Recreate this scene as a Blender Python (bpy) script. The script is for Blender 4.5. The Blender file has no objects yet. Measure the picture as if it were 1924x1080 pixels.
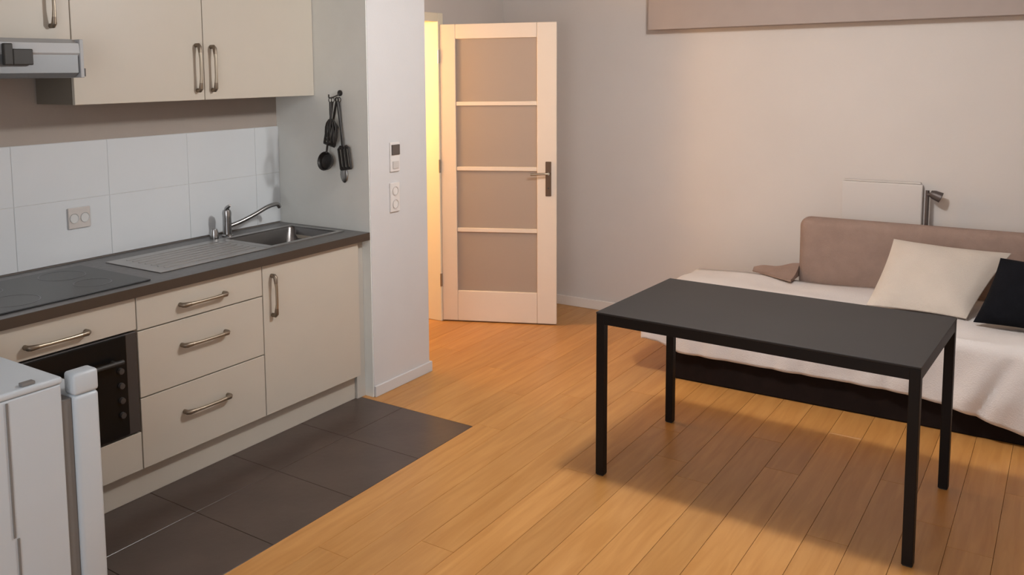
import bpy, bmesh, math, random
from mathutils import Matrix, Vector

random.seed(7)
S = bpy.context.scene
COL = S.collection

# ------------------------------------------------------------------ camera
W_PX, F_PX, CX, CY = 1924.0, 1675.34, 809.52, 310.95
cam_data = bpy.data.cameras.new('camera')
cam_data.sensor_fit = 'HORIZONTAL'
cam_data.sensor_width = 36.0
cam_data.lens = F_PX / W_PX * 36.0
cam_data.shift_x = (W_PX / 2 - CX) / W_PX
cam_data.shift_y = (CY - 540.0) / W_PX
cam_data.clip_start = 0.02
cam = bpy.data.objects.new('camera', cam_data)
COL.objects.link(cam)
yaw, pitch, roll = 0.6286, -0.1034, -0.0137
fw = Vector((math.cos(yaw) * math.cos(pitch), math.sin(yaw) * math.cos(pitch), math.sin(pitch)))
ri = Vector((math.sin(yaw), -math.cos(yaw), 0))
up = ri.cross(fw)
r2 = ri * math.cos(roll) + up * math.sin(roll)
u2 = up * math.cos(roll) - ri * math.sin(roll)
m = Matrix((r2, u2, -fw)).transposed().to_4x4()
m.translation = Vector((-3.5788, -3.6634, 1.7348))
cam.matrix_world = m
S.camera = cam

# ------------------------------------------------------------------ world, lamps, exposure
world = bpy.data.worlds.new('world')
S.world = world
world.use_nodes = True
world.node_tree.nodes['Background'].inputs[0].default_value = (0.75, 0.82, 1.0, 1)
world.node_tree.nodes['Background'].inputs[1].default_value = 0.2

def lamp(name, kind, loc, energy, color, **kw):
    d = bpy.data.lights.new(name, kind)
    d.energy = energy
    d.color = color
    for k, v in kw.items():
        setattr(d, k, v)
    o = bpy.data.objects.new(name, d)
    o.location = loc
    COL.objects.link(o)
    return o

# ceiling lamp of the room (above the table, outside the frame), hall lamp, and an added fill light at an unseen window behind the camera
lamp('ceiling_lamp_light', 'POINT', (-0.12, -2.5, 2.40), 80, (1.0, 0.99, 0.975), shadow_soft_size=0.09)
lamp('hall_lamp_light', 'POINT', (0.70, 0.55, 1.85), 50, (1.0, 0.58, 0.25), shadow_soft_size=0.12)
win_fill = lamp('window_fill_light', 'AREA', (-4.15, -2.6, 1.5), 30, (0.93, 0.96, 1.0), shape='RECTANGLE', size=1.8, size_y=1.4)
win_fill.rotation_euler = (0, math.radians(-90), 0)

S.view_settings.view_transform = 'Standard'
S.view_settings.look = 'None'
S.view_settings.gamma = 1.0
S.view_settings.use_curve_mapping = False
S.view_settings.exposure = 0.2

# ------------------------------------------------------------------ materials
def mat(name, color, rough=0.5, metal=0.0, noise=0.0, nscale=8.0, bump=0.0, bscale=60.0, trans=0.0, spec=0.5, stretch=None, ior=1.45):
    M = bpy.data.materials.new(name)
    M.use_nodes = True
    nt = M.node_tree
    b = nt.nodes['Principled BSDF']
    b.inputs['Base Color'].default_value = (*color, 1)
    b.inputs['Roughness'].default_value = rough
    b.inputs['Metallic'].default_value = metal
    b.inputs['Transmission Weight'].default_value = trans
    b.inputs['Specular IOR Level'].default_value = spec
    b.inputs['IOR'].default_value = ior
    tc = nt.nodes.new('ShaderNodeTexCoord')
    mp = nt.nodes.new('ShaderNodeMapping')
    nt.links.new(tc.outputs['Object'], mp.inputs[0])
    if stretch:
        mp.inputs['Scale'].default_value = stretch
    if noise > 0:
        n = nt.nodes.new('ShaderNodeTexNoise')
        n.inputs['Scale'].default_value = nscale
        n.inputs['Detail'].default_value = 5
        nt.links.new(mp.outputs[0], n.inputs['Vector'])
        r = nt.nodes.new('ShaderNodeValToRGB')
        r.color_ramp.elements[0].position = 0.3
        r.color_ramp.elements[1].position = 0.7
        r.color_ramp.elements[0].color = (*[max(0, c * (1 - noise)) for c in color], 1)
        r.color_ramp.elements[1].color = (*[min(1, c * (1 + noise)) for c in color], 1)
        nt.links.new(n.outputs['Fac'], r.inputs['Fac'])
        nt.links.new(r.outputs['Color'], b.inputs['Base Color'])
    if bump > 0:
        n2 = nt.nodes.new('ShaderNodeTexNoise')
        n2.inputs['Scale'].default_value = bscale
        n2.inputs['Detail'].default_value = 3
        nt.links.new(mp.outputs[0], n2.inputs['Vector'])
        bp = nt.nodes.new('ShaderNodeBump')
        bp.inputs['Strength'].default_value = bump
        bp.inputs['Distance'].default_value = 0.01
        nt.links.new(n2.outputs['Fac'], bp.inputs['Height'])
        nt.links.new(bp.outputs[0], b.inputs['Normal'])
    return M

def wood_floor():
    M = bpy.data.materials.new('oak_plank')
    M.use_nodes = True
    nt = M.node_tree
    b = nt.nodes['Principled BSDF']
    tc = nt.nodes.new('ShaderNodeTexCoord')
    oi = nt.nodes.new('ShaderNodeObjectInfo')
    off = nt.nodes.new('ShaderNodeVectorMath'); off.operation = 'SCALE'
    comb = nt.nodes.new('ShaderNodeCombineXYZ')
    for k in range(3):
        nt.links.new(oi.outputs['Random'], comb.inputs[k])
    nt.links.new(comb.outputs[0], off.inputs[0]); off.inputs['Scale'].default_value = 37.0
    add = nt.nodes.new('ShaderNodeVectorMath'); add.operation = 'ADD'
    nt.links.new(tc.outputs['Object'], add.inputs[0]); nt.links.new(off.outputs[0], add.inputs[1])
    mp = nt.nodes.new('ShaderNodeMapping'); mp.inputs['Scale'].default_value = (1.2, 14, 14)
    nt.links.new(add.outputs[0], mp.inputs[0])
    n = nt.nodes.new('ShaderNodeTexNoise'); n.inputs['Scale'].default_value = 2.2; n.inputs['Detail'].default_value = 6
    n.inputs['Distortion'].default_value = 0.6
    nt.links.new(mp.outputs[0], n.inputs['Vector'])
    r = nt.nodes.new('ShaderNodeValToRGB')
    r.color_ramp.elements[0].position = 0.25; r.color_ramp.elements[0].color = (0.45, 0.200, 0.050, 1)
    r.color_ramp.elements[1].position = 0.75; r.color_ramp.elements[1].color = (0.58, 0.290, 0.090, 1)
    nt.links.new(n.outputs['Fac'], r.inputs['Fac'])
    hs = nt.nodes.new('ShaderNodeHueSaturation')
    mr = nt.nodes.new('ShaderNodeMapRange')
    mr.inputs['To Min'].default_value = 0.92; mr.inputs['To Max'].default_value = 1.08
    nt.links.new(oi.outputs['Random'], mr.inputs['Value'])
    nt.links.new(mr.outputs[0], hs.inputs['Value'])
    nt.links.new(r.outputs['Color'], hs.inputs['Color'])
    nt.links.new(hs.outputs[0], b.inputs['Base Color'])
    b.inputs['Roughness'].default_value = 0.34
    b.inputs['Specular IOR Level'].default_value = 0.4
    return M

M_WALL = mat('wall_paint', (0.63, 0.585, 0.55), 0.9, noise=0.015, nscale=3, bump=0.05, bscale=120)
M_PILLAR = mat('white_wall_paint', (0.63, 0.62, 0.62), 0.85, noise=0.01, bump=0.04, bscale=120)
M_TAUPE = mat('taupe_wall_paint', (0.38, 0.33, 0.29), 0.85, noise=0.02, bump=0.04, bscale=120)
M_NICHE = mat('niche_wall_paint', (0.84, 0.85, 0.81), 0.85, noise=0.02, bump=0.04, bscale=120)  # pale colour raised to make up for the dim light in the niche
M_HALL = mat('hall_paint', (0.85, 0.78, 0.62), 0.9)
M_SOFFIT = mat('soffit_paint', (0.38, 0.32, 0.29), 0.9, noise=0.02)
M_SUB = mat('subfloor', (0.12, 0.06, 0.03), 0.9)
M_OAK = wood_floor()
M_FTILE = mat('brown_floor_tile', (0.072, 0.050, 0.040), 0.3, noise=0.15, nscale=5, bump=0.05, bscale=30)
M_WTILE = mat('white_wall_tile', (0.67, 0.70, 0.72), 0.18, noise=0.01)
M_GROUT = mat('grout', (0.62, 0.62, 0.61), 0.9)
M_CREAM = mat('cream_lacquer', (0.545, 0.495, 0.42), 0.42, noise=0.01)
M_CARC = mat('cream_carcass', (0.55, 0.49, 0.40), 0.6)
M_SIDE = mat('shaded_cabinet_side', (0.17, 0.145, 0.115), 0.6)  # shadow under the hood put into the wall cabinets' carcass colour
M_FILL = mat('grey_filler', (0.50, 0.47, 0.42), 0.6)
M_TOP = mat('dark_worktop', (0.085, 0.08, 0.078), 0.3, noise=0.3, nscale=40)
M_TOPEDGE = mat('worktop_edge', (0.058, 0.040, 0.028), 0.45)
M_STEEL = mat('brushed_steel', (0.46, 0.45, 0.44), 0.36, 1.0, noise=0.05, nscale=30)
M_BOWL = mat('bowl_steel', (0.20, 0.19, 0.185), 0.3, 1.0)
M_CHROME = mat('chrome', (0.42, 0.42, 0.42), 0.22, 1.0)
M_HANDLE = mat('satin_handle', (0.42, 0.36, 0.28), 0.35, 0.9)
M_HANDLE_END = mat('handle_foot', (0.26, 0.21, 0.16), 0.4, 0.8)
M_BLACKGLASS = mat('black_oven_glass', (0.007, 0.007, 0.007), 0.25, spec=0.2)
M_OVENFRAME = mat('dark_oven_frame', (0.055, 0.048, 0.045), 0.4)
M_HOB = mat('hob_glass', (0.030, 0.031, 0.032), 0.3, spec=0.3)
M_HOBRING = mat('hob_ring_print', (0.09, 0.09, 0.095), 0.3)
M_HOODWHITE = mat('hood_light_metal', (0.42, 0.43, 0.44), 0.5, 0.0)
M_HOODGREY = mat('hood_grey_metal', (0.22, 0.23, 0.24), 0.45, 0.4)
M_DARK = mat('dark_plastic', (0.035, 0.033, 0.03), 0.5)
M_FRIDGE = mat('fridge_enamel', (0.54, 0.59, 0.63), 0.35, noise=0.01)
M_GASKET = mat('grey_gasket', (0.20, 0.19, 0.18), 0.7)
M_DOOR = mat('door_paint', (0.80, 0.70, 0.60), 0.45, noise=0.01)
def frosted():
    M = mat('frosted_glass', (0.60, 0.51, 0.44), 0.4)
    nt = M.node_tree
    b = nt.nodes['Principled BSDF']; out = nt.nodes['Material Output']
    t = nt.nodes.new('ShaderNodeBsdfTranslucent'); t.inputs['Color'].default_value = (0.92, 0.86, 0.80, 1)
    mxr = nt.nodes.new('ShaderNodeMixShader'); mxr.inputs[0].default_value = 0.5
    nt.links.new(b.outputs[0], mxr.inputs[1]); nt.links.new(t.outputs[0], mxr.inputs[2])
    nt.links.new(mxr.outputs[0], out.inputs['Surface'])
    return M
M_GLASS = frosted()
M_BROWNMETAL = mat('brown_handle_metal', (0.13, 0.08, 0.05), 0.4, 0.6)
M_BASEB = mat('baseboard_paint', (0.78, 0.71, 0.65), 0.5)
M_TABLETOP = mat('charcoal_table_top', (0.030, 0.027, 0.026), 0.55, spec=0.3, noise=0.06, nscale=3)
M_TABLELEG = mat('black_table_metal', (0.010, 0.007, 0.006), 0.5, spec=0.25)
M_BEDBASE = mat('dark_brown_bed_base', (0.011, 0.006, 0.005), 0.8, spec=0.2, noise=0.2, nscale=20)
M_COVER = mat('pale_bedspread', (0.72, 0.68, 0.66), 0.95, noise=0.03, nscale=6, bump=0.3, bscale=180)
M_MATTRESS = mat('mattress_ticking', (0.7, 0.66, 0.62), 0.95)
M_BROWNFAB = mat('brown_fabric', (0.30, 0.21, 0.172), 0.95, noise=0.08, nscale=14, bump=0.4, bscale=220)
M_CREAMFAB = mat('cream_cotton', (0.60, 0.53, 0.46), 0.95, noise=0.03, nscale=8, bump=0.3, bscale=200)
M_BLACKFAB = mat('black_fabric', (0.006, 0.0065, 0.009), 0.95, spec=0.15, noise=0.15, nscale=20, bump=0.3, bscale=200)
M_LAMP = mat('lamp_metal', (0.11, 0.09, 0.085), 0.45, 0.5)
M_RAD = mat('panel_enamel', (0.62, 0.58, 0.55), 0.7)
M_PLASTIC = mat('white_plastic', (0.74, 0.70, 0.67), 0.4)
M_PLASTIC_G = mat('grey_plastic', (0.58, 0.54, 0.51), 0.45)
M_ROCKER = mat('dark_rocker', (0.10, 0.08, 0.07), 0.5)
M_UT = mat('dark_utensil_metal', (0.045, 0.042, 0.04), 0.45, 0.4)
M_UTS = mat('utensil_steel', (0.30, 0.29, 0.28), 0.3, 1.0)

# ------------------------------------------------------------------ helpers
WM = {}

def mx(o):
    return WM.get(o.name, Matrix.Identity(4)) if o else Matrix.Identity(4)

def thing(name, label, cat, loc=(0, 0, 0), rotz=0.0, group=None, structure=False):
    o = bpy.data.objects.new(name, None)
    o.empty_display_size = 0.05
    COL.objects.link(o)
    o.location = loc
    o.rotation_euler = (0, 0, rotz)
    WM[o.name] = Matrix.Translation(loc) @ Matrix.Rotation(rotz, 4, 'Z')
    if structure:
        o['kind'] = 'structure'
    if label: o['label'] = label
    if cat: o['category'] = cat
    if group: o['group'] = group
    return o

def obj(name, bm, material, parent=None, world=True, smooth=False, label=None, cat=None, kind=None, group=None):
    """links bm as one mesh; bm is in world coordinates (world=True) or in the parent's frame"""
    me = bpy.data.meshes.new(name)
    pm = mx(parent)
    if world and parent:
        bm.transform(pm.inverted())
    bmesh.ops.recalc_face_normals(bm, faces=bm.faces)
    bm.to_mesh(me)
    bm.free()
    for mm in (material if isinstance(material, (list, tuple)) else [material]):
        me.materials.append(mm)
    if smooth:
        for p in me.polygons:
            p.use_smooth = True
        try:
            me.set_sharp_from_angle(angle=math.radians(40))
        except Exception:
            pass
    o = bpy.data.objects.new(name, me)
    COL.objects.link(o)
    if parent:
        o.parent = parent
        WM[o.name] = pm
    if label: o['label'] = label
    if cat: o['category'] = cat
    if kind: o['kind'] = kind
    if group: o['group'] = group
    return o

def B(): return bmesh.new()

def box(bm, x0, x1, y0, y1, z0, z1, bev=0.0, seg=2, M=None):
    x0, x1 = min(x0, x1), max(x0, x1); y0, y1 = min(y0, y1), max(y0, y1); z0, z1 = min(z0, z1), max(z0, z1)
    t = bmesh.new()
    r = bmesh.ops.create_cube(t, size=1.0)
    for v in t.verts:
        v.co = Vector(((x0 + x1) / 2 + v.co.x * (x1 - x0), (y0 + y1) / 2 + v.co.y * (y1 - y0), (z0 + z1) / 2 + v.co.z * (z1 - z0)))
    if bev > 0:
        bmesh.ops.bevel(t, geom=list(t.edges), offset=bev, segments=seg, affect='EDGES', profile=0.5)
    if M is not None:
        t.transform(M)
    merge(bm, t)
    return bm

def merge(bm, t):
    me = bpy.data.meshes.new('tmp')
    t.to_mesh(me); t.free()
    bm.from_mesh(me)
    bpy.data.meshes.remove(me)

def tube(bm, pts, rad, n=10, cap=True):
    pts = [Vector(p) for p in pts]
    rads = rad if isinstance(rad, (list, tuple)) else [rad] * len(pts)
    rings = []
    prev = None
    for i, p in enumerate(pts):
        d = (pts[min(i + 1, len(pts) - 1)] - pts[max(i - 1, 0)]).normalized()
        if prev is None:
            a = d.orthogonal().normalized()
        else:
            a = (prev - d * prev.dot(d))
            a = a.normalized() if a.length > 1e-6 else d.orthogonal().normalized()
        prev = a
        b = d.cross(a)
        rings.append([bm.verts.new(p + (a * math.cos(2 * math.pi * k / n) + b * math.sin(2 * math.pi * k / n)) * rads[i]) for k in range(n)])
    for i in range(len(rings) - 1):
        for k in range(n):
            bm.faces.new((rings[i][k], rings[i][(k + 1) % n], rings[i + 1][(k + 1) % n], rings[i + 1][k]))
    if cap:
        bm.faces.new(rings[0][::-1]); bm.faces.new(rings[-1])
    return bm

def lathe(bm, prof, c=(0, 0, 0), n=24, M=None):
    t = bmesh.new()
    rings = []
    for r, z in prof:
        if r < 1e-5:
            rings.append([t.verts.new((0, 0, z))])
        else:
            rings.append([t.verts.new((r * math.cos(2 * math.pi * k / n), r * math.sin(2 * math.pi * k / n), z)) for k in range(n)])
    for i in range(len(rings) - 1):
        a, b = rings[i], rings[i + 1]
        for k in range(n):
            k2 = (k + 1) % n
            if len(a) == 1 and len(b) == 1: continue
            if len(a) == 1: t.faces.new((a[0], b[k], b[k2]))
            elif len(b) == 1: t.faces.new((a[k], a[k2], b[0]))
            else: t.faces.new((a[k], a[k2], b[k2], b[k]))
    if M is not None: t.transform(M)
    t.transform(Matrix.Translation(c))
    merge(bm, t)
    return bm

def bow(p, a, b):
    """smooth points between list p via Catmull-Rom"""
    out = []
    P = [Vector(q) for q in p]
    P = [P[0] * 2 - P[1]] + P + [P[-1] * 2 - P[-2]]
    for i in range(1, len(P) - 2):
        for k in range(a):
            t = k / a
            p0, p1, p2, p3 = P[i - 1], P[i], P[i + 1], P[i + 2]
            out.append(0.5 * ((2 * p1) + (p2 - p0) * t + (2 * p0 - 5 * p1 + 4 * p2 - p3) * t * t + (3 * p1 - p0 - 3 * p2 + p3) * t ** 3))
    out.append(P[-2])
    return out

def bar_handle(parent, a, b, out=0.03, name='handle'):
    """bow handle between a and b (points on the front plane, fronts face -y)"""
    a, b = Vector(a), Vector(b)
    o = Vector((0, -out, 0))
    d = (b - a).normalized()
    bm = B()
    L = (b - a).length
    e = Vector((0, -.0004, 0))
    tube(bm, [a + e, a + o * .75, a + o + d * .008, a + o * 1.1 + d * .035, a + d * L * .3 + o * 1.2, a + d * L * .7 + o * 1.2,
              b + o * 1.1 - d * .035, b + o - d * .008, b + o * .75, b + e],
         [.010, .0105, .011, .0085, .007, .007, .0085, .011, .0105, .010], 10)
    bm.faces.ensure_lookup_table()
    for i, f in enumerate(bm.faces):
        q = min(i // 10, 8)
        f.material_index = 1 if (q <= 2 or q >= 6) and i < 90 else 0
    return obj(name, bm, [M_HANDLE, M_HANDLE_END], parent, smooth=True)

# ------------------------------------------------------------------ room shell
XB = 2.284          # back wall plane
XF = -4.3           # wall behind the camera
YR = -5.3           # right wall
ZC = 2.55
PX, PY = 0.507, -0.665   # white pillar
JX = 1.405               # far jamb of the doorway
HY = 1.6                 # hall depth
ZD = 2.08                # doorway height

fl = B(); box(fl, XF - .1, XB + .1, YR - .1, HY + .1, -0.12, -0.016)
floor = obj('floor', fl, M_SUB, kind='structure')

# floor tiles in front of the kitchen (two visible rows) and oak planks elsewhere
TX1, TY1 = -0.036, -1.323
tile_src = None
def sized(name, sx, sy, sz, bev, material):
    bm = B(); box(bm, 0, sx, 0, sy, -sz, 0, bev, 1)
    me = bpy.data.meshes.new(name)
    bmesh.ops.recalc_face_normals(bm, faces=bm.faces)
    bm.to_mesh(me); bm.free(); me.materials.append(material)
    return me
cache = {}
def piece(name, parent, x0, x1, y0, y1, ztop, th, bev, material):
    key = (name, round(x1 - x0, 4), round(y1 - y0, 4))
    if key not in cache:
        cache[key] = sized(name, x1 - x0, y1 - y0, th, bev, material)
    o = bpy.data.objects.new(name, cache[key])
    o.location = (x0, y0, ztop)
    COL.objects.link(o)
    o.parent = parent
    return o

g = 0.0012
x = TX1
while x > -4.2:
    x0 = max(x - 0.45, -4.3)
    for (ya, yb) in ((TY1, TY1 + .44), (TY1 + .44, TY1 + .88), (TY1 + .88, 0)):
        piece('floor_tile', floor, x0 + g, x - g, ya + g, yb - g, 0, .016, .001, M_FTILE)
    x -= 0.45

PW, PLN = 0.145, 1.9
row = 0
y = TY1
def plank_row(ya, yb, xs, xe, off):
    xx = xs
    first = True
    while xx < xe - 1e-4:
        xn = min(xx + (off if first else PLN), xe)
        first = False
        if xn - xx > 0.02:
            piece('plank', floor, xx + .0006, xn - .0006, ya + .0006, yb - .0006, 0, .016, .0008, M_OAK)
        xx = xn
offs = [.5, 1.1, .8, 1.35, .3, .95, .65]
while y > YR + 1e-3:
    yn = max(y - PW, YR)
    plank_row(yn, y, XF, XB, offs[row % 7])
    y = yn; row += 1
y = TY1; 
while y < HY - 1e-3:
    yn = min(y + PW, HY)
    if yn < 0.0: plank_row(y, yn, TX1, XB, offs[row % 7])
    else: plank_row(y, yn, PX, XB, offs[row % 7])
    y = yn; row += 1

ce = B(); box(ce, XF - .1, XB + .1, YR - .1, HY + .1, ZC, ZC + .1)
obj('ceiling', ce, M_PILLAR, kind='structure')

# kitchen wall (left): plaster core with tiles set on it, then the hall opening, then the stretch behind the door
w = B()
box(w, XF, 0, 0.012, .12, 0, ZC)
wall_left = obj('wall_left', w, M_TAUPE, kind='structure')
w = B()
box(w, PX, 0.56, -.1, 0, 0, ZC)
box(w, 0.56, JX + .06, -.1, 0, ZD + .06, ZC)
box(w, JX + .06, XB, -.1, 0, 0, ZC)
obj('wall_doorway', w, M_WALL, kind='structure')
w = B()   # pillar, bare white
box(w, 0.0, PX, PY, .12, 0, ZC, .004, 2)
obj('wall_pillar', w, M_PILLAR, kind='structure')
w = B(); box(w, XB, XB + .1, YR, HY, 0, ZC); obj('wall_back', w, M_WALL, kind='structure')
w = B(); box(w, XF - .1, XB + .1, YR - .1, YR, 0, ZC); obj('wall_right', w, M_WALL, kind='structure')
# wall behind the camera with an unseen window opening, added for the fill light
WY0, WY1, WZ0, WZ1 = -3.5, -1.7, .8, 2.2
w = B()
box(w, XF - .1, XF, YR, WY0, 0, ZC); box(w, XF - .1, XF, WY1, .12, 0, ZC)
box(w, XF - .1, XF, WY0, WY1, 0, WZ0); box(w, XF - .1, XF, WY0, WY1, WZ1, ZC)
obj('wall_front', w, M_WALL, kind='structure')
w = B()
box(w, PX - .1, PX, .12, HY, 0, ZC); box(w, PX - .1, XB, HY, HY + .1, 0, ZC)
obj('wall_hall', w, M_HALL, kind='structure')

# alcove side lining: niche face of the pillar, its colour lightened to make up for weak light
w = B(); box(w, -0.004, 0.0, PY + .004, 0.012, 0, ZC); obj('trim_1', w, M_NICHE, kind='structure')

# wall tiles (with shallow recessed joints)
TL, TZ0 = 0.462, 0.905
xs = [-2.04, -1.575, -1.108, -0.646, -0.184, -0.004]
zs = [(TZ0, 1.186), (1.186, 1.448)]
gr = B(); box(gr, -2.04, -0.004, 0.0025, 0.012, TZ0, 1.448)
obj('grout', gr, M_GROUT, wall_left, label='pale grey joint bed')
for i in range(5):
    for (za, zb) in zs:
        bm = B(); box(bm, xs[i] + .001, xs[i + 1] - .001, 0.0, .011, za + .001, zb - .001, .001, 1)
        obj('tile', bm, M_WTILE, wall_left)

# dropped beam along the top of the back wall
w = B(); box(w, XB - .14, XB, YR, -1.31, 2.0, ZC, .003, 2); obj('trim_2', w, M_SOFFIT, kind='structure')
# skirting boards
w = B(); box(w, XB - .014, XB, YR, -.1, 0, .07, .003, 2); obj('baseboard_back', w, M_BASEB, kind='structure')
w = B(); box(w, 0.0, PX + .012, PY - .012, PY, 0, .06, .003, 2); box(w, PX, PX + .012, PY, -.1, 0, .06, .003, 2)
obj('baseboard_pillar', w, M_PILLAR, kind='structure')
# doorway casing
w = B()
box(w, JX, JX + .06, -.115, .01, 0, ZD + .06, .004, 2)
box(w, .6005, JX - .0005, -.115, .01, ZD, ZD + .06, .004, 2)
box(w, .5601, .60, -.115, .01, 0, ZD + .06, .004, 2)
obj('trim_3', w, M_HALL, kind='structure')

# ------------------------------------------------------------------ glazed door, standing open
DANG = math.atan2(-.908, .418)
door = thing('door_1', None, None, (1.418, -.118, 0), DANG, structure=True)
DWD, DH, DT = .792, 2.062, .04
def dbox(name, x0, x1, z0, z1, y0=0, y1=DT, material=M_DOOR, bev=.004, parent=door):
    bm = B(); box(bm, x0, x1, y0, y1, z0, z1, bev, 2)
    return obj(name, bm, material, parent, world=False)
z0d = .008
gx0, gx1, gz0, gz1 = .108, .660, .222, 1.962
dbox('stile', 0, gx0, z0d, DH)
dbox('stile', gx1, DWD, z0d, DH)
dbox('rail', gx0 + .0005, gx1 - .0005, z0d, gz0)
dbox('rail', gx0 + .0005, gx1 - .0005, gz1, DH)
mz = [.651, 1.077, 1.523]
for z in mz:
    dbox('glazing_bar', gx0 + .0005, gx1 - .0005, z - .014, z + .014, .004, DT - .004, bev=.003)
zz = [gz0] + mz + [gz1]
for i in range(4):
    a = zz[i] + (.0145 if i else .0005); b = zz[i + 1] - (.0145 if i < 3 else .0005)
    bm = B(); box(bm, gx0 + .001, gx1 - .001, .016, .022, a, b)
    obj('pane', bm, M_GLASS, door, world=False)
# handle: back plate, lever, keyhole, on the camera side (local -y)
bm = B(); box(bm, .718, .756, -.008, -.0003, .895, 1.13, .003, 2)
hp = obj('handle_plate', bm, M_BROWNMETAL, door, world=False, label='brown metal handle plate')
bm = B(); tube(bm, [(.737, -.007, 1.05), (.737, -.045, 1.05)], .010, 12)
tube(bm, bow([(.737, -.045, 1.05), (.70, -.05, 1.05), (.62, -.047, 1.045)], 5, 0), .0085, 10)
obj('lever', bm, M_HANDLE, hp, world=False, smooth=True)
bm = B(); lathe(bm, [(0, 0), (.006, 0), (.006, .002), (0, .002)], M=Matrix.Translation((.737, -.0085, .95)) @ Matrix.Rotation(math.pi / 2, 4, 'X'), n=12)
obj('keyhole', bm, M_DARK, hp, world=False)
for z in (.25, 1.05, 1.8):
    bm = B(); tube(bm, [(-.008, -.004, z), (-.008, -.004, z + .09)], .008, 10)
    obj('hinge', bm, M_STEEL, door, world=False, smooth=True)

# ------------------------------------------------------------------ kitchen: base units
FY = -.636            # front plane of doors and drawers
FT = .019             # thickness of fronts
ZB0, ZB1 = .135, .858
S0, S1, S2, S3 = -.072, -.7577, -1.4435, -2.129

def front(name, parent, x0, x1, z0, z1, material=M_CREAM):
    bm = B(); box(bm, x0 + .0025, x1 - .0025, FY, FY + FT, z0 + .0025, z1 - .0025, .002, 2)
    return obj(name, bm, material, parent)

def carcass(parent, x0, x1, openings=None):
    bm = B(); yb = 0.0 - .001
    fy = FY + FT + .002
    t = .016
    box(bm, x0 + .0006, x0 + t, fy, yb, ZB0, ZB1); box(bm, x1 - t, x1 - .0006, fy, yb, ZB0, ZB1)
    box(bm, x0 + t, x1 - t, fy, yb, ZB0, ZB0 + t)
    box(bm, x0 + t, x1 - t, yb - .01, yb, ZB0 + t, ZB1 - .001)
    o = obj('carcass', bm, M_CARC, parent)
    return o
def legs(parent, x0, x1):
    for xx in (x0 + .06, x1 - .06):
        for yy in (-.52, -.08):
            bm = B(); tube(bm, [(xx, yy, 0), (xx, yy, ZB0)], .02, 10); obj('leg', bm, M_DARK, parent)

c = thing('sink_cabinet', 'cream base cabinet with one plain door, right end of the kitchen run', 'cabinet', ((S1 + S0) / 2, -.3, 0))
carcass(c, S1, S0); legs(c, S1, S0)
d = front('door', c, S1, S0, ZB0, ZB1)
bar_handle(d, (-.700, FY, .800), (-.700, FY, .612), .028)

c = thing('drawer_cabinet', 'cream base cabinet with three drawers, between oven and plain door', 'cabinet', ((S1 + S2) / 2, -.3, 0))
carcass(c, S2, S1); legs(c, S2, S1)
for (za, zb, zh) in ((.714, ZB1, .778), (.434, .714, .604), (ZB0, .434, .312)):
    d = front('drawer', c, S2, S1, za, zb)
    bar_handle(d, (-1.228, FY, zh), (-.990, FY, zh), .028)

c = thing('oven_cabinet', 'cream housing unit around the black built-in oven', 'cabinet', ((S2 + S3) / 2, -.3, 0))
carcass(c, S3, S2); legs(c, S3, S2)
d = front('drawer', c, S3, S2, .722, ZB1)
bar_handle(d, (-1.915, FY, .772), (-1.672, FY, .772), .028)
front('panel', c, S3, S2, ZB0, .298)
o = thing('oven', 'black built-in oven with dark glass door, left under the worktop', 'oven', ((S2 + S3) / 2, -.3, .3))
bm = B(); box(bm, S3 + .02, S2 - .02, FY + .02, -.05, .302, .716); obj('oven_body', bm, M_DARK, o)
bm = B(); box(bm, S3 + .006, S2 - .006, FY - .002, FY + .0195, .302, .718, .003, 2); obj('frame', bm, M_OVENFRAME, o)
bm = B(); box(bm, S3 + .055, S2 - .062, FY - .012, FY - .0022, .310, .716, .002, 2); od = obj('oven_door', bm, M_BLACKGLASS, o)
bm = B(); tube(bm, [(S3 + .10, FY - .045, .625), (S2 - .10, FY - .045, .625)], .009, 10)
for xx in (S3 + .13, S2 - .13):
    tube(bm, [(xx, FY - .0125, .625), (xx, FY - .045, .625)], .007, 8)
obj('handle', bm, M_DARK, od, smooth=True)
for i in range(4):
    zz = .40 + i * .06
    bm = B(); lathe(bm, [(0, 0), (.013, 0), (.012, .012), (0, .014)], M=Matrix.Translation((S2 - .095, FY - .0122, zz)) @ Matrix.Rotation(math.pi / 2, 4, 'X'), n=12)
    obj('knob', bm, M_OVENFRAME, od, smooth=True)

# filler strip and plinth
f = B(); box(f, S0 + .001, -.0045, FY + .03, FY + .046, .0, ZB1, .001, 1)
obj('filler_panel', f, M_FILL, label='narrow grey filler strip closing the gap at the white pillar', cat='panel')
f = B(); box(f, S3, S0, FY + .045, FY + .06, 0, .122, .001, 1)
obj('plinth', f, M_CREAM, label='long cream plinth board under the base cabinets', cat='plinth')

# worktop with a cut-out for the bowl
WT0, WT1 = .86, .9
WF = -.661
BX0, BX1, BY0, BY1 = -.56, -.075, -.50, -.155
wt = B()
def wbox(x0, x1, y0, y1): box(wt, x0, x1, y0, y1, WT0, WT1)
wbox(S3, BX0, WF + .004, -.001); wbox(BX1, -.0045, WF + .004, -.001)
wbox(BX0, BX1, WF + .004, BY0); wbox(BX0, BX1, BY1, -.001)
worktop = obj('worktop', wt, M_TOP, label='long dark grey worktop with brown front edge running over the base cabinets', cat='worktop')
e = B(); box(e, S3, -.0045, WF, WF + .0038, WT0, WT1, .001, 1)
obj('front_edge', e, M_TOPEDGE, worktop, label='dark brown edge strip')

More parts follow.
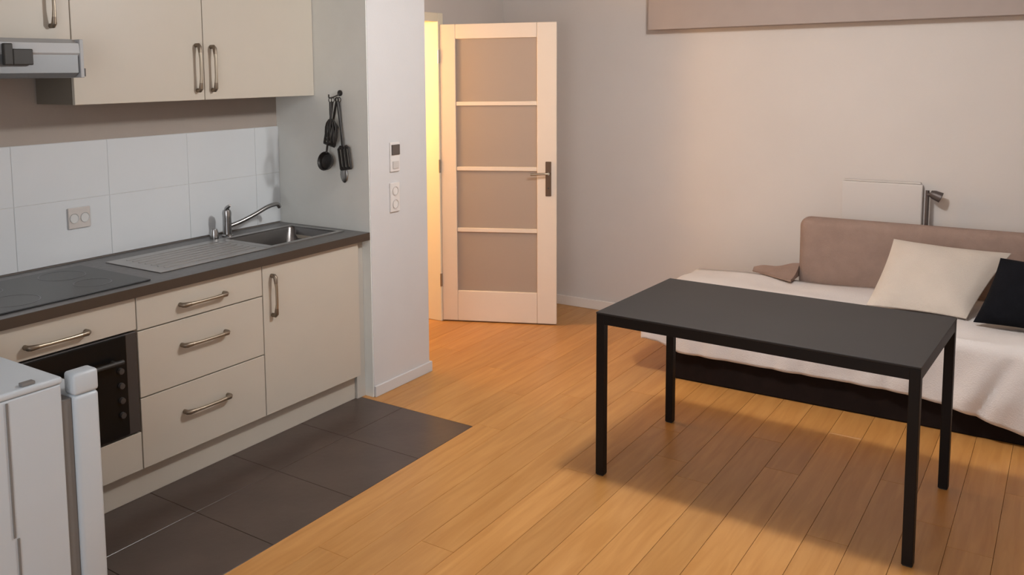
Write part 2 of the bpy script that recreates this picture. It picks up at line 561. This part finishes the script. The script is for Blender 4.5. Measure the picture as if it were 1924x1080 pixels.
# inset sink: drainboard, bowl, rim
sk = thing('sink', 'inset steel sink with ribbed drainboard under the tap', 'sink', (-.4, -.3, .9))
bm = B(); n = 0
dx0, dx1, dy0, dy1 = -1.235, -.60, -.525, -.13
box(bm, dx0, dx1, dy0, dy1, .9003, .904, .0015, 1)
for i in range(7):
    yy = dy0 + .06 + i * .045
    box(bm, dx0 + .07, dx1 - .03, yy, yy + .012, .9035, .9065, .001, 1)
obj('drainboard', bm, M_STEEL, sk)
bm = B()
for (a0, a1, b0, b1) in ((-.60, BX0 + .006, dy0, dy1), (BX1 - .006, -.055, dy0, dy1), (BX0 + .006, BX1 - .006, dy0, BY0 + .006), (BX0 + .006, BX1 - .006, BY1 - .006, dy1)):
    box(bm, a0, a1, b0, b1, .9003, .9045)
obj('rim', bm, M_STEEL, sk)
bm = B()
def bowl(bm, x0, x1, y0, y1, zt, zb, ins):
    def ring(x0, x1, y0, y1, z, r):
        out = []
        for (cx, cy, a0) in ((x1 - r, y1 - r, 0), (x0 + r, y1 - r, 90), (x0 + r, y0 + r, 180), (x1 - r, y0 + r, 270)):
            for k in range(5):
                a = math.radians(a0 + k * 22.5)
                out.append(bm.verts.new((cx + r * math.cos(a), cy + r * math.sin(a), z)))
        return out
    R = [ring(x0, x1, y0, y1, zt, .03), ring(x0 + .004, x1 - .004, y0 + .004, y1 - .004, zt - .01, .035), ring(x0 + ins, x1 - ins, y0 + ins, y1 - ins, zb + .02, .06), ring(x0 + ins + .03, x1 - ins - .03, y0 + ins + .03, y1 - ins - .03, zb, .05)]
    for i in range(3):
        for k in range(20):
            bm.faces.new((R[i][k], R[i][(k + 1) % 20], R[i + 1][(k + 1) % 20], R[i + 1][k]))
    bm.faces.new(R[3])
bowl(bm, BX0 + .003, BX1 - .003, BY0 + .003, BY1 - .003, .9, .735, .02)
obj('bowl', bm, M_BOWL, sk, smooth=True)
bm = B(); lathe(bm, [(0, .002), (.03, .003), (.036, .0), (.036, -.002)], (-.32, -.33, .7365), 20); obj('drain', bm, M_CHROME, sk, smooth=True)

fc = thing('faucet', 'single-lever chrome mixer tap behind the sink bowl', 'faucet', (-.49, -.10, .9))
bm = B(); lathe(bm, [(0, 0), (.03, 0), (.03, .008), (.024, .014), (.022, .10), (.024, .125), (.02, .14), (0, .142)], (-.49, -.10, .9), 20); obj('base', bm, M_CHROME, fc, smooth=True)
bm = B(); tube(bm, bow([(-.475, -.105, .955), (-.42, -.115, .967), (-.33, -.13, .995), (-.24, -.14, 1.027), (-.175, -.145, 1.035), (-.155, -.145, 1.016)], 5, 0), .0115, 12); obj('spout', bm, M_CHROME, fc, smooth=True)
bm = B(); tube(bm, bow([(-.49, -.10, 1.04), (-.495, -.112, 1.055), (-.50, -.14, 1.07)], 4, 0), [.014, .014, .013, .012, .011, .010, .009, .008, .007], 10); obj('lever', bm, M_CHROME, fc, smooth=True)
bm = B(); lathe(bm, [(0, 0), (.022, 0), (.022, .03), (.016, .05), (0, .052)], (-.565, -.085, .9), 16); obj('side_knob', bm, M_CHROME, fc, smooth=True)

hob = thing('hob', 'black glass hob set flush in the left of the worktop', 'hob', (-1.68, -.33, .9))
bm = B(); box(bm, -2.02, -1.34, -.60, -.10, .9003, .906, .002, 2); obj('glass_plate', bm, M_HOB, hob)
for (hx, hy, hr) in ((-1.85, -.46, .095), (-1.51, -.45, .075), (-1.85, -.23, .075), (-1.51, -.23, .095)):
    bm = B(); lathe(bm, [(hr - .004, 0), (hr - .004, .0006), (hr, .0006), (hr, 0)], (hx, hy, .9061), 40); obj('cooking_ring', bm, M_HOBRING, hob)

# ------------------------------------------------------------------ kitchen: wall units
UY, UZ0, UZ1 = -.286, 1.622, 2.42
def wall_unit(name, label, x0, x1, z0, hx=None, ha=None, hb=None):
    c = thing(name, label, 'cabinet', ((x0 + x1) / 2, -.15, z0), group=None)
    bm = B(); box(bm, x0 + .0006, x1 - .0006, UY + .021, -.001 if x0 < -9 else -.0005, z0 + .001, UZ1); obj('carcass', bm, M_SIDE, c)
    bm = B(); box(bm, x0 + .002, x1 - .002, UY, UY + FT, z0, UZ1, .002, 2); d = obj('door', bm, M_CREAM, c)
    bar_handle(d, (hx, UY, ha), (hx, UY, hb), .028)
    return c
wall_unit('wall_cabinet', 'cream wall cabinet nearest the niche wall, handle on its left', S1, -.0045, UZ0, -.712, 1.873, 1.668)
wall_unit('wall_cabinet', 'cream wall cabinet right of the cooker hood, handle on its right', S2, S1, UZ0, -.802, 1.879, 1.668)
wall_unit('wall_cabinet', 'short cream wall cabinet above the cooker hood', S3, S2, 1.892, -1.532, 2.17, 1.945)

hd = thing('cooker_hood', 'pale metal cooker hood under the short wall cabinet', 'hood', ((S2 + S3) / 2, -.25, 1.74))
def prism(bm, prof, x0, x1):
    a = [bm.verts.new((x0, y, z)) for y, z in prof]; b = [bm.verts.new((x1, y, z)) for y, z in prof]
    n = len(prof)
    for k in range(n):
        bm.faces.new((a[k], a[(k + 1) % n], b[(k + 1) % n], b[k]))
    bm.faces.new(a[::-1]); bm.faces.new(b)
    return bm
bm = prism(B(), [(0, 1.79), (0, 1.888), (-.40, 1.888), (-.45, 1.87), (-.455, 1.832), (-.43, 1.80), (-.30, 1.79)], S3 + .004, S2 - .072); obj('hood_body', bm, M_HOODWHITE, hd)
bm = prism(B(), [(-.02, 1.735), (-.02, 1.7895), (-.29, 1.7895), (-.44, 1.826), (-.449, 1.826), (-.45, 1.755), (-.42, 1.737)], S3 + .006, S2 - .078); obj('visor', bm, M_HOODGREY, hd, label='grey lower visor')
bm = B(); box(bm, S2 - .0715, S2 - .055, -.455, -.01, 1.735, 1.886, .003, 2); obj('end_cap', bm, M_HOODWHITE, hd)
bm = B(); box(bm, -1.835, -1.80, -.475, -.4555, 1.785, 1.865, .004, 2); box(bm, -1.7995, -1.72, -.472, -.4555, 1.785, 1.845, .004, 2); obj('control_block', bm, M_DARK, hd, label='dark control block')
bm = B(); box(bm, -1.50 , -1.492, -.452, -.446, 1.74, 1.772); obj('clip', bm, M_OVENFRAME, hd)

# ------------------------------------------------------------------ outlets and switches
def plate(parent, name, x0, x1, z0, z1, yf, material=M_PLASTIC, th=.010):
    bm = B(); box(bm, x0, x1, yf - th, yf - .0003, z0, z1, .003, 2); return obj(name, bm, material, parent)
t = thing('wall_outlet', 'double white power outlet on the tiles above the hob', 'outlet', (-1.275, 0, 1.1))
p = plate(t, 'cover_plate', -1.33, -1.22, 1.055, 1.15, -.0, M_PLASTIC_G)
for xx in (-1.302, -1.248):
    bm = B(); lathe(bm, [(0, 0), (.019, 0), (.022, .0035), (.022, 0)], M=Matrix.Translation((xx, -.0102, 1.102)) @ Matrix.Rotation(math.pi / 2, 4, 'X'), n=18); s = obj('socket', bm, M_GROUT, p)
t = thing('light_switch', 'wall switch with dark rocker, upper one on the white pillar', 'switch', (.2, PY, 1.28))
p = plate(t, 'frame', .165, .245, 1.205, 1.365, PY)
bm = B(); box(bm, .172, .238, PY - .018, PY - .0102, 1.297, 1.352, .002, 2); obj('rocker', bm, M_ROCKER, t, label='dark rocker')
bm = B(); box(bm, .180, .230, PY - .016, PY - .0102, 1.222, 1.262, .002, 2); obj('rocker', bm, M_PLASTIC_G, t, label='pale grey rocker')
t = thing('power_socket', 'double white socket below the switch on the white pillar', 'socket', (.2, PY, 1.05))
p = plate(t, 'frame', .160, .240, .985, 1.145, PY)
for z in (1.1, 1.028):
    bm = B(); lathe(bm, [(.024, 0), (.026, .003), (.022, .003), (.019, -.006), (0, -.006)], M=Matrix.Translation((.2, PY - .0103, z)) @ Matrix.Rotation(math.pi / 2, 4, 'X'), n=20); obj('socket_ring', bm, M_PLASTIC_G, t, smooth=True)

# ------------------------------------------------------------------ utensils hung on the niche wall
UX = -.004
hk = thing('wall_hook', 'small dark hook high on the niche wall', 'hook', (UX, -.475, 1.63))
bm = B(); lathe(bm, [(0, 0), (.016, 0), (.016, .006), (0, .008)], M=Matrix.Translation((UX - .0003, -.475, 1.635)) @ Matrix.Rotation(-math.pi / 2, 4, 'Y'), n=16); obj('back_plate', bm, M_UT, hk)
bm = B(); tube(bm, bow([(UX - .006, -.475, 1.632), (UX - .03, -.475, 1.622), (UX - .085, -.475, 1.612), (UX - .092, -.475, 1.63)], 5, 0), .004, 8); obj('prong', bm, M_UT, hk, smooth=True)
def hang(name, label, ang, length, xoff, head):
    """utensil hung from the hook, fanned by ang in the wall plane; local frame: d down, s sideways"""
    t = thing(name, label, 'utensil', (UX - xoff, -.475, 1.60), group='utensils hung on the niche wall')
    d = Vector((0, math.sin(ang), -math.cos(ang))); s = Vector((0, math.cos(ang), math.sin(ang)))
    o = Vector((UX - xoff, -.475, 1.612))
    P = lambda a, b, c=0.0: o + d * a + s * b + Vector((-c, 0, 0))
    bm = B()
    ring = [P(.012 - .012 * math.cos(2 * math.pi * k / 12), .010 * math.sin(2 * math.pi * k / 12)) for k in range(13)]
    tube(bm, ring, .0025, 6)
    tube(bm, [P(.022, 0), P(.08, 0), P(length, 0)], [.006, .007, .0055], 8)
    obj('handle', bm, M_UT, t, smooth=True)
    head(t, P, length)
def ladle_head(t, P, L):
    bm = B(); lathe(bm, [(0, -.042), (.028, -.036), (.046, -.014), (.052, .008), (.048, .008), (.04, -.014), (.0, -.036)], M=Matrix.Translation(P(L + .046, 0, .0)) @ Matrix.Rotation(math.radians(-78), 4, 'Y'), n=20)
    obj('bowl', bm, M_UT, t, smooth=True)
def spatula_head(t, P, L):
    bm = B()
    for k in range(4):
        b = -.036 + k * .024
        tube(bm, [P(L, b * .5), P(L + .012, b), P(L + .12, b + .0)], .0075, 6)
    tube(bm, [P(L + .12, -.037), P(L + .12, .037)], .008, 6); tube(bm, [P(L + .010, -.03), P(L + .010, .03)], .006, 6)
    obj('slotted_blade', bm, M_UT, t, smooth=True)
def whisk_head(t, P, L):
    bm = B()
    for k in range(6):
        a = math.pi * k / 6
        pts = []
        for q in range(17):
            th = 2 * math.pi * q / 16
            w_ = .033 * math.sin(th) ; l_ = .07 - .07 * math.cos(th)
            pts.append(P(L + l_, w_ * math.cos(a), w_ * math.sin(a)))
        tube(bm, pts, .003, 5)
    obj('wires', bm, M_UT, t, smooth=True)
def spoon_head(t, P, L):
    bm = B()
    tt = bmesh.new(); bmesh.ops.create_uvsphere(tt, u_segments=16, v_segments=8, radius=1)
    for v in tt.verts:
        v.co = P(L + .042 + v.co.x * .045, v.co.y * .027, v.co.z * .007)
    merge(bm, tt)
    obj('spoon_bowl', bm, M_UTS, t, smooth=True)
hang('soup_ladle', 'dark soup ladle hung lowest in the cluster on the niche wall', math.radians(11), .30, .058, ladle_head)
hang('slotted_turner', 'dark slotted turner hung at the front of the cluster near the pillar edge', math.radians(-8), .26, .028, spatula_head)
hang('balloon_whisk', 'wire whisk hung in the middle of the utensil cluster', math.radians(-1), .11, .082, whisk_head)
hang('serving_spoon', 'steel serving spoon hung longest in the utensil cluster', math.radians(-3), .37, .010, spoon_head)
hang('pasta_fork', 'short dark utensil hung inward on the niche wall', math.radians(14), .14, .028, spatula_head)

# ------------------------------------------------------------------ fridge (front faces along the room, seen from its side)
fx0, fx1, fy0, fy1, fz = -2.72, -2.145, -1.25, -.74, .85
fr = thing('fridge', 'white under-counter fridge seen from its side, in the near left corner', 'fridge', ((fx0 + fx1) / 2, (fy0 + fy1) / 2, 0))
bm = B(); box(bm, fx0, fx1, fy0 + .004, fy1, .035, fz - .022, .006, 2); obj('body', bm, M_FRIDGE, fr)
bm = B(); box(bm, fx0, fx1 + .004, fy0, fy1, fz - .0215, fz, .008, 3); obj('top_lid', bm, M_FRIDGE, fr)
bm = B(); box(bm, fx1 + .0005, fx1 + .040, fy0 + .018, fy1 - .018, .06, fz - .08, .004, 2); obj('gasket', bm, M_GASKET, fr, label='grey door gasket')
bm = B(); box(bm, fx1 + .0405, fx1 + .124, fy0 + .001, fy1, .05, fz - .075, .014, 4); dd = obj('door', bm, M_FRIDGE, fr, smooth=True)
bm = B(); box(bm, fx1 + .0405, fx1 + .124, fy0 + .001, fy0 + .06, fz - .0749, fz - .006, .010, 3); obj('hinge_cover', bm, M_FRIDGE, fr, smooth=True)
bm = B(); box(bm, -2.262, -2.222, fy0 + .008, fy0 + .03, fz + .0003, fz + .010, .002, 2); obj('hinge_cap', bm, M_GASKET, fr)
bm = B(); box(bm, -2.318, -2.312, fy0 + .0005, fy0 + .0042, .42, fz - .03); box(bm, -2.308, -2.302, fy0 + .0005, fy0 + .0042, .04, .415); obj('side_seam', bm, M_GASKET, fr)
for xx in (fx0 + .05, fx1 - .05):
    for yy in (fy0 + .05, fy1 - .05):
        bm = B(); tube(bm, [(xx, yy, 0), (xx, yy, .036)], .018, 10); obj('foot', bm, M_DARK, fr)

# ------------------------------------------------------------------ table
tr = -.0415
tux = Vector((math.sin(tr), -math.cos(tr), 0)); tvx = Vector((math.cos(tr), math.sin(tr), 0))
T0 = Vector((-.1834, -2.0502, 0))
TLN, TWD, TH = 1.2271, .7622, .7186
tb = thing('table', 'charcoal rectangular table with thin black metal legs, in the middle of the room', 'table', T0, math.atan2(tux.y, tux.x))
# local frame: x along the long side, y towards the bed
bm = B(); box(bm, 0, TLN, 0, TWD, TH - .008, TH, .0015, 2); obj('tabletop', bm, M_TABLETOP, tb, world=False)
lw = .036
bm = B()
za, zb = TH - .050, TH - .0085
box(bm, lw, TLN - lw, .002, .026, za, zb); box(bm, lw, TLN - lw, TWD - .026, TWD - .002, za, zb)
box(bm, .002, .026, lw, TWD - lw, za, zb); box(bm, TLN - .026, TLN - .002, lw, TWD - lw, za, zb)
obj('apron', bm, M_TABLELEG, tb, world=False)
for xx in (.001, TLN - lw - .001):
    for yy in (.001, TWD - lw - .001):
        bm = B(); box(bm, xx, xx + lw, yy, yy + lw, .004, TH - .0085, .002, 2); L = obj('leg', bm, M_TABLELEG, tb, world=False)
        bm = B(); box(bm, xx + .003, xx + lw - .003, yy + .003, yy + lw - .003, 0, .0038); obj('foot_pad', bm, M_DARK, L, world=False)

# ------------------------------------------------------------------ daybed
BX, BXB = 1.175, 2.14
BYL, BYR = -1.80, -4.25
db = thing('daybed', 'low daybed with dark brown base and brown back cushion along the back wall', 'bed', (1.65, -3.0, 0))
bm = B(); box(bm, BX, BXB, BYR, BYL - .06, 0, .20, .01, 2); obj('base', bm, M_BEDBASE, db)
bm = B(); box(bm, BX - .005, BXB - .12, BYR, BYL + .04, .2005, .435, .04, 4); obj('mattress', bm, M_MATTRESS, db, smooth=True)
# back cushion: rounded box with soft irregular surface
bm = B()
t_ = bmesh.new(); bmesh.ops.create_grid(t_, x_segments=1, y_segments=1, size=1); t_.free()
box(bm, 2.022, 2.15, BYR, -2.33, .205, .84, .055, 6)
obj('back_cushion', bm, M_BROWNFAB, db, smooth=True)

# bedspread draped over mattress
TOPZ = .448
def hem(y):
    K = [(-1.70, .215), (-1.80, .20), (-1.92, .158), (-3.05, .156), (-3.28, .127), (-3.45, .085), (-3.6, .045), (-4.3, .04)]
    for (a, za), (b, zb) in zip(K, K[1:]):
        if b <= y <= a: return za + (zb - za) * (a - y) / (a - b)
    return .2 if y > -1.7 else .04
bm = B()
XE, YE = 1.152, -1.735     # outer faces of the drop
NY, NT, ND = 120, 14, 16
grid = []
def sm(t): return max(0, min(1, t))
ys = []
for i in range(NY + 1):
    ys.append(BYR + (YE - BYR) * i / NY)
cols = []
R = .05
def front_prof(y, zt, zh):
    pts = []
    for k in range(NT + 1):
        pts.append((2.015 - (2.015 - (XE + R)) * k / NT, zt))
    for k in range(1, 6):
        a = math.pi / 2 * k / 5
        pts.append((XE + R - R * math.sin(a), zt - R + R * math.cos(a)))
    for k in range(1, ND + 1):
        pts.append((XE, (zt - R) + (zh - (zt - R)) * k / ND))
    return pts
rows = []
for i, yv in enumerate(ys):
    right = sm((-2.9 - yv) / .7)
    zh = hem(yv)
    pr = front_prof(yv, TOPZ, zh)
    row_ = []
    for k, (xx, z) in enumerate(pr):
        drop = sm((TOPZ - z) / .25)
        wob = (.010 + .022 * right) * drop * (math.sin(yv * 17 + z * (9 * right)) + .5 * math.sin(yv * 31 + 1.3 + z * 14))
        lift = .006 * math.sin(yv * 9 + xx * 7) * (1 - drop) + .004 * math.sin(xx * 21 - yv * 5) * (1 - drop)
        row_.append(bm.verts.new((xx - abs(wob) - .02 * right * drop, yv, z + (lift if k <= NT else 0) + .006)))
    rows.append(row_)
for i in range(NY):
    for k in range(len(rows[0]) - 1):
        bm.faces.new((rows[i][k], rows[i][k + 1], rows[i + 1][k + 1], rows[i + 1][k]))
# left end drop: continue the last row over the edge
last = rows[-1]
prev = last
for q in range(1, 9):
    cur = []
    for k, v in enumerate(last):
        z = v.co.z
        t = q / 8
        zt = .215 + .0 * k
        if q <= 3:
            a = math.pi / 2 * q / 3
            yy = YE + .03 * math.sin(a); nz = z - min(.03 * (1 - math.cos(a)), max(0, z - zt))
        else:
            yy = YE + .03 + .006 * math.sin(v.co.x * 22) * (q - 3) / 5
            nz = max(zt, (z - .03)) + (zt - max(zt, z - .03)) * (q - 3) / 5
        if z <= zt: nz = z; 
        xx = v.co.x + (.012 * t if k > NT else 0)
        cur.append(bm.verts.new((xx, yy, nz)))
    for k in range(len(last) - 1):
        bm.faces.new((prev[k], prev[k + 1], cur[k + 1], cur[k]))
    prev = cur
bs = obj('bedspread', bm, M_COVER, smooth=True, label='pale pinkish bedspread draped over the daybed, hem hanging to the base', cat='bedspread')
sd = bs.modifiers.new('thickness', 'SOLIDIFY'); sd.thickness = .006; sd.offset = 1

# cushions
def cushion(name, label, bl, br, tl, th, material, tr_=None, group=None, seed=0):
    """soft square cushion; bl/br bottom corners, tl top-left corner (world), th thickness"""
    bl, br, tl = Vector(bl), Vector(br), Vector(tl)
    trc = Vector(tr_) if tr_ else br + tl - bl
    nrm = (br - bl).cross(tl - bl).normalized()
    if nrm.x > 0: nrm = -nrm
    bm = B()
    N = 22
    def P(u, v, side):
        s, t = (u + 1) / 2, (v + 1) / 2
        e = .045
        pin = lambda a, b: a * (1 - e * (1 - b * b))
        s2 = (pin(u, v) + 1) / 2; t2 = (pin(v, u) + 1) / 2
        p = bl * (1 - s2) * (1 - t2) + br * s2 * (1 - t2) + tl * (1 - s2) * t2 + trc * s2 * t2
        h = (max(0, (1 - u ** 4)) ** .6) * (max(0, (1 - v ** 4)) ** .6)
        h = h * (.75 + .25 * (1 - u * u) * (1 - v * v)) + .0
        wr = .006 * math.sin(u * 5 + seed) * math.sin(v * 4 + 2 * seed) * h
        return p + nrm * (side * (th / 2 * h + .004) + wr)
    A = [[bm.verts.new(P(-1 + 2 * i / N, -1 + 2 * j / N, 1)) for j in range(N + 1)] for i in range(N + 1)]
    C_ = [[bm.verts.new(P(-1 + 2 * i / N, -1 + 2 * j / N, -1)) for j in range(N + 1)] for i in range(N + 1)]
    for i in range(N):
        for j in range(N):
            bm.faces.new((A[i][j], A[i + 1][j], A[i + 1][j + 1], A[i][j + 1]))
            bm.faces.new((C_[i][j], C_[i][j + 1], C_[i + 1][j + 1], C_[i + 1][j]))
    edge = [(i, 0) for i in range(N)] + [(N, j) for j in range(N)] + [(i, N) for i in range(N, 0, -1)] + [(0, j) for j in range(N, 0, -1)]
    for (a, b), (c_, d_) in zip(edge, edge[1:] + edge[:1]):
        bm.faces.new((A[a][b], C_[a][b], C_[c_][d_], A[c_][d_]))
    return obj(name, bm, material, smooth=True, label=label, cat='cushion', group=group)
cushion('throw_pillow', 'cream square cushion leaning on the brown back cushion', (1.54, -2.80, .472), (1.53, -3.26, .472), (1.93, -2.862, .772), .12, M_CREAMFAB, (1.94, -3.415, .748), seed=1)
cushion('throw_pillow', 'black square cushion leaning at the right edge of the picture', (1.47, -3.295, .475), (1.42, -3.75, .475), (1.64, -3.385, .775), .14, M_BLACKFAB, (1.60, -3.86, .765), seed=2)

# brown blanket tucked on the bed left of the back cushion
bm = B()
N = 16
def bl_pt(u, v, up_):
    y_ = -2.06 - .272 * u
    x_ = 2.08 - (.04 + .17 * u) * v
    hgt = .012 + (.05 * u + .012) * (1 - v) ** 1.3 + .006 * math.sin(9 * u + 4 * v)
    return (x_, y_, TOPZ + .023 + (hgt if up_ else 0))
A = [[bm.verts.new(bl_pt(i / N, j / 8, True)) for j in range(9)] for i in range(N + 1)]
D = [[bm.verts.new(bl_pt(i / N, j / 8, False)) for j in range(9)] for i in range(N + 1)]
for i in range(N):
    for j in range(8):
        bm.faces.new((A[i][j], A[i + 1][j], A[i + 1][j + 1], A[i][j + 1])); bm.faces.new((D[i][j], D[i][j + 1], D[i + 1][j + 1], D[i + 1][j]))
ed = [(i, 0) for i in range(N)] + [(N, j) for j in range(8)] + [(i, 8) for i in range(N, 0, -1)] + [(0, j) for j in range(8, 0, -1)]
for (a, b), (c_, d_) in zip(ed, ed[1:] + ed[:1]):
    bm.faces.new((A[a][b], D[a][b], D[c_][d_], A[c_][d_]))
obj('folded_blanket', bm, M_BROWNFAB, smooth=True, label='brown blanket fold lying on the bedspread left of the back cushion', cat='blanket')

# ------------------------------------------------------------------ wall heater panel and reading lamp behind the bed
rd = thing('panel_heater', 'flat white heater panel on the back wall behind the daybed', 'heater', (XB, -2.74, .62))
bm = B(); box(bm, XB - .04, XB - .012, -2.955, -2.52, .56, 1.05, .006, 2); obj('panel', bm, M_RAD, rd)
bm = B(); box(bm, XB - .034, XB - .010, -2.945, -2.53, 1.0505, 1.062, .003, 1); obj('top_grille', bm, M_PLASTIC_G, rd)
bm = B(); box(bm, XB - .0118, XB - .0002, -2.87, -2.83, .6, 1.0); box(bm, XB - .0118, XB - .0002, -2.65, -2.61, .6, 1.0); obj('bracket', bm, M_PLASTIC_G, rd)
lp = thing('reading_lamp', 'slim dark reading lamp with small spot head behind the back cushion', 'lamp', (2.205, -2.985, 0))
bm = B(); lathe(bm, [(0, 0), (.05, 0), (.05, .012), (.012, .02), (0, .02)], (2.205, -2.985, 0), 24); obj('base', bm, M_LAMP, lp)
bm = B(); tube(bm, [(2.205, -2.985, .018), (2.205, -2.985, 1.025)], .0105, 10); obj('pole', bm, M_LAMP, lp, smooth=True)
bm = B(); tube(bm, [(2.205, -2.985, 1.0), (2.195, -3.02, 1.005)], .012, 10); lathe(bm, [(0, 0), (.018, 0), (.026, .02), (.03, .06), (.027, .06), (.02, .02), (0, .015)], M=Matrix.Translation((2.20, -3.0, 1.01)) @ Matrix.Rotation(math.radians(112), 4, 'X'), n=18)
obj('lamp_head', bm, M_LAMP, lp, smooth=True)
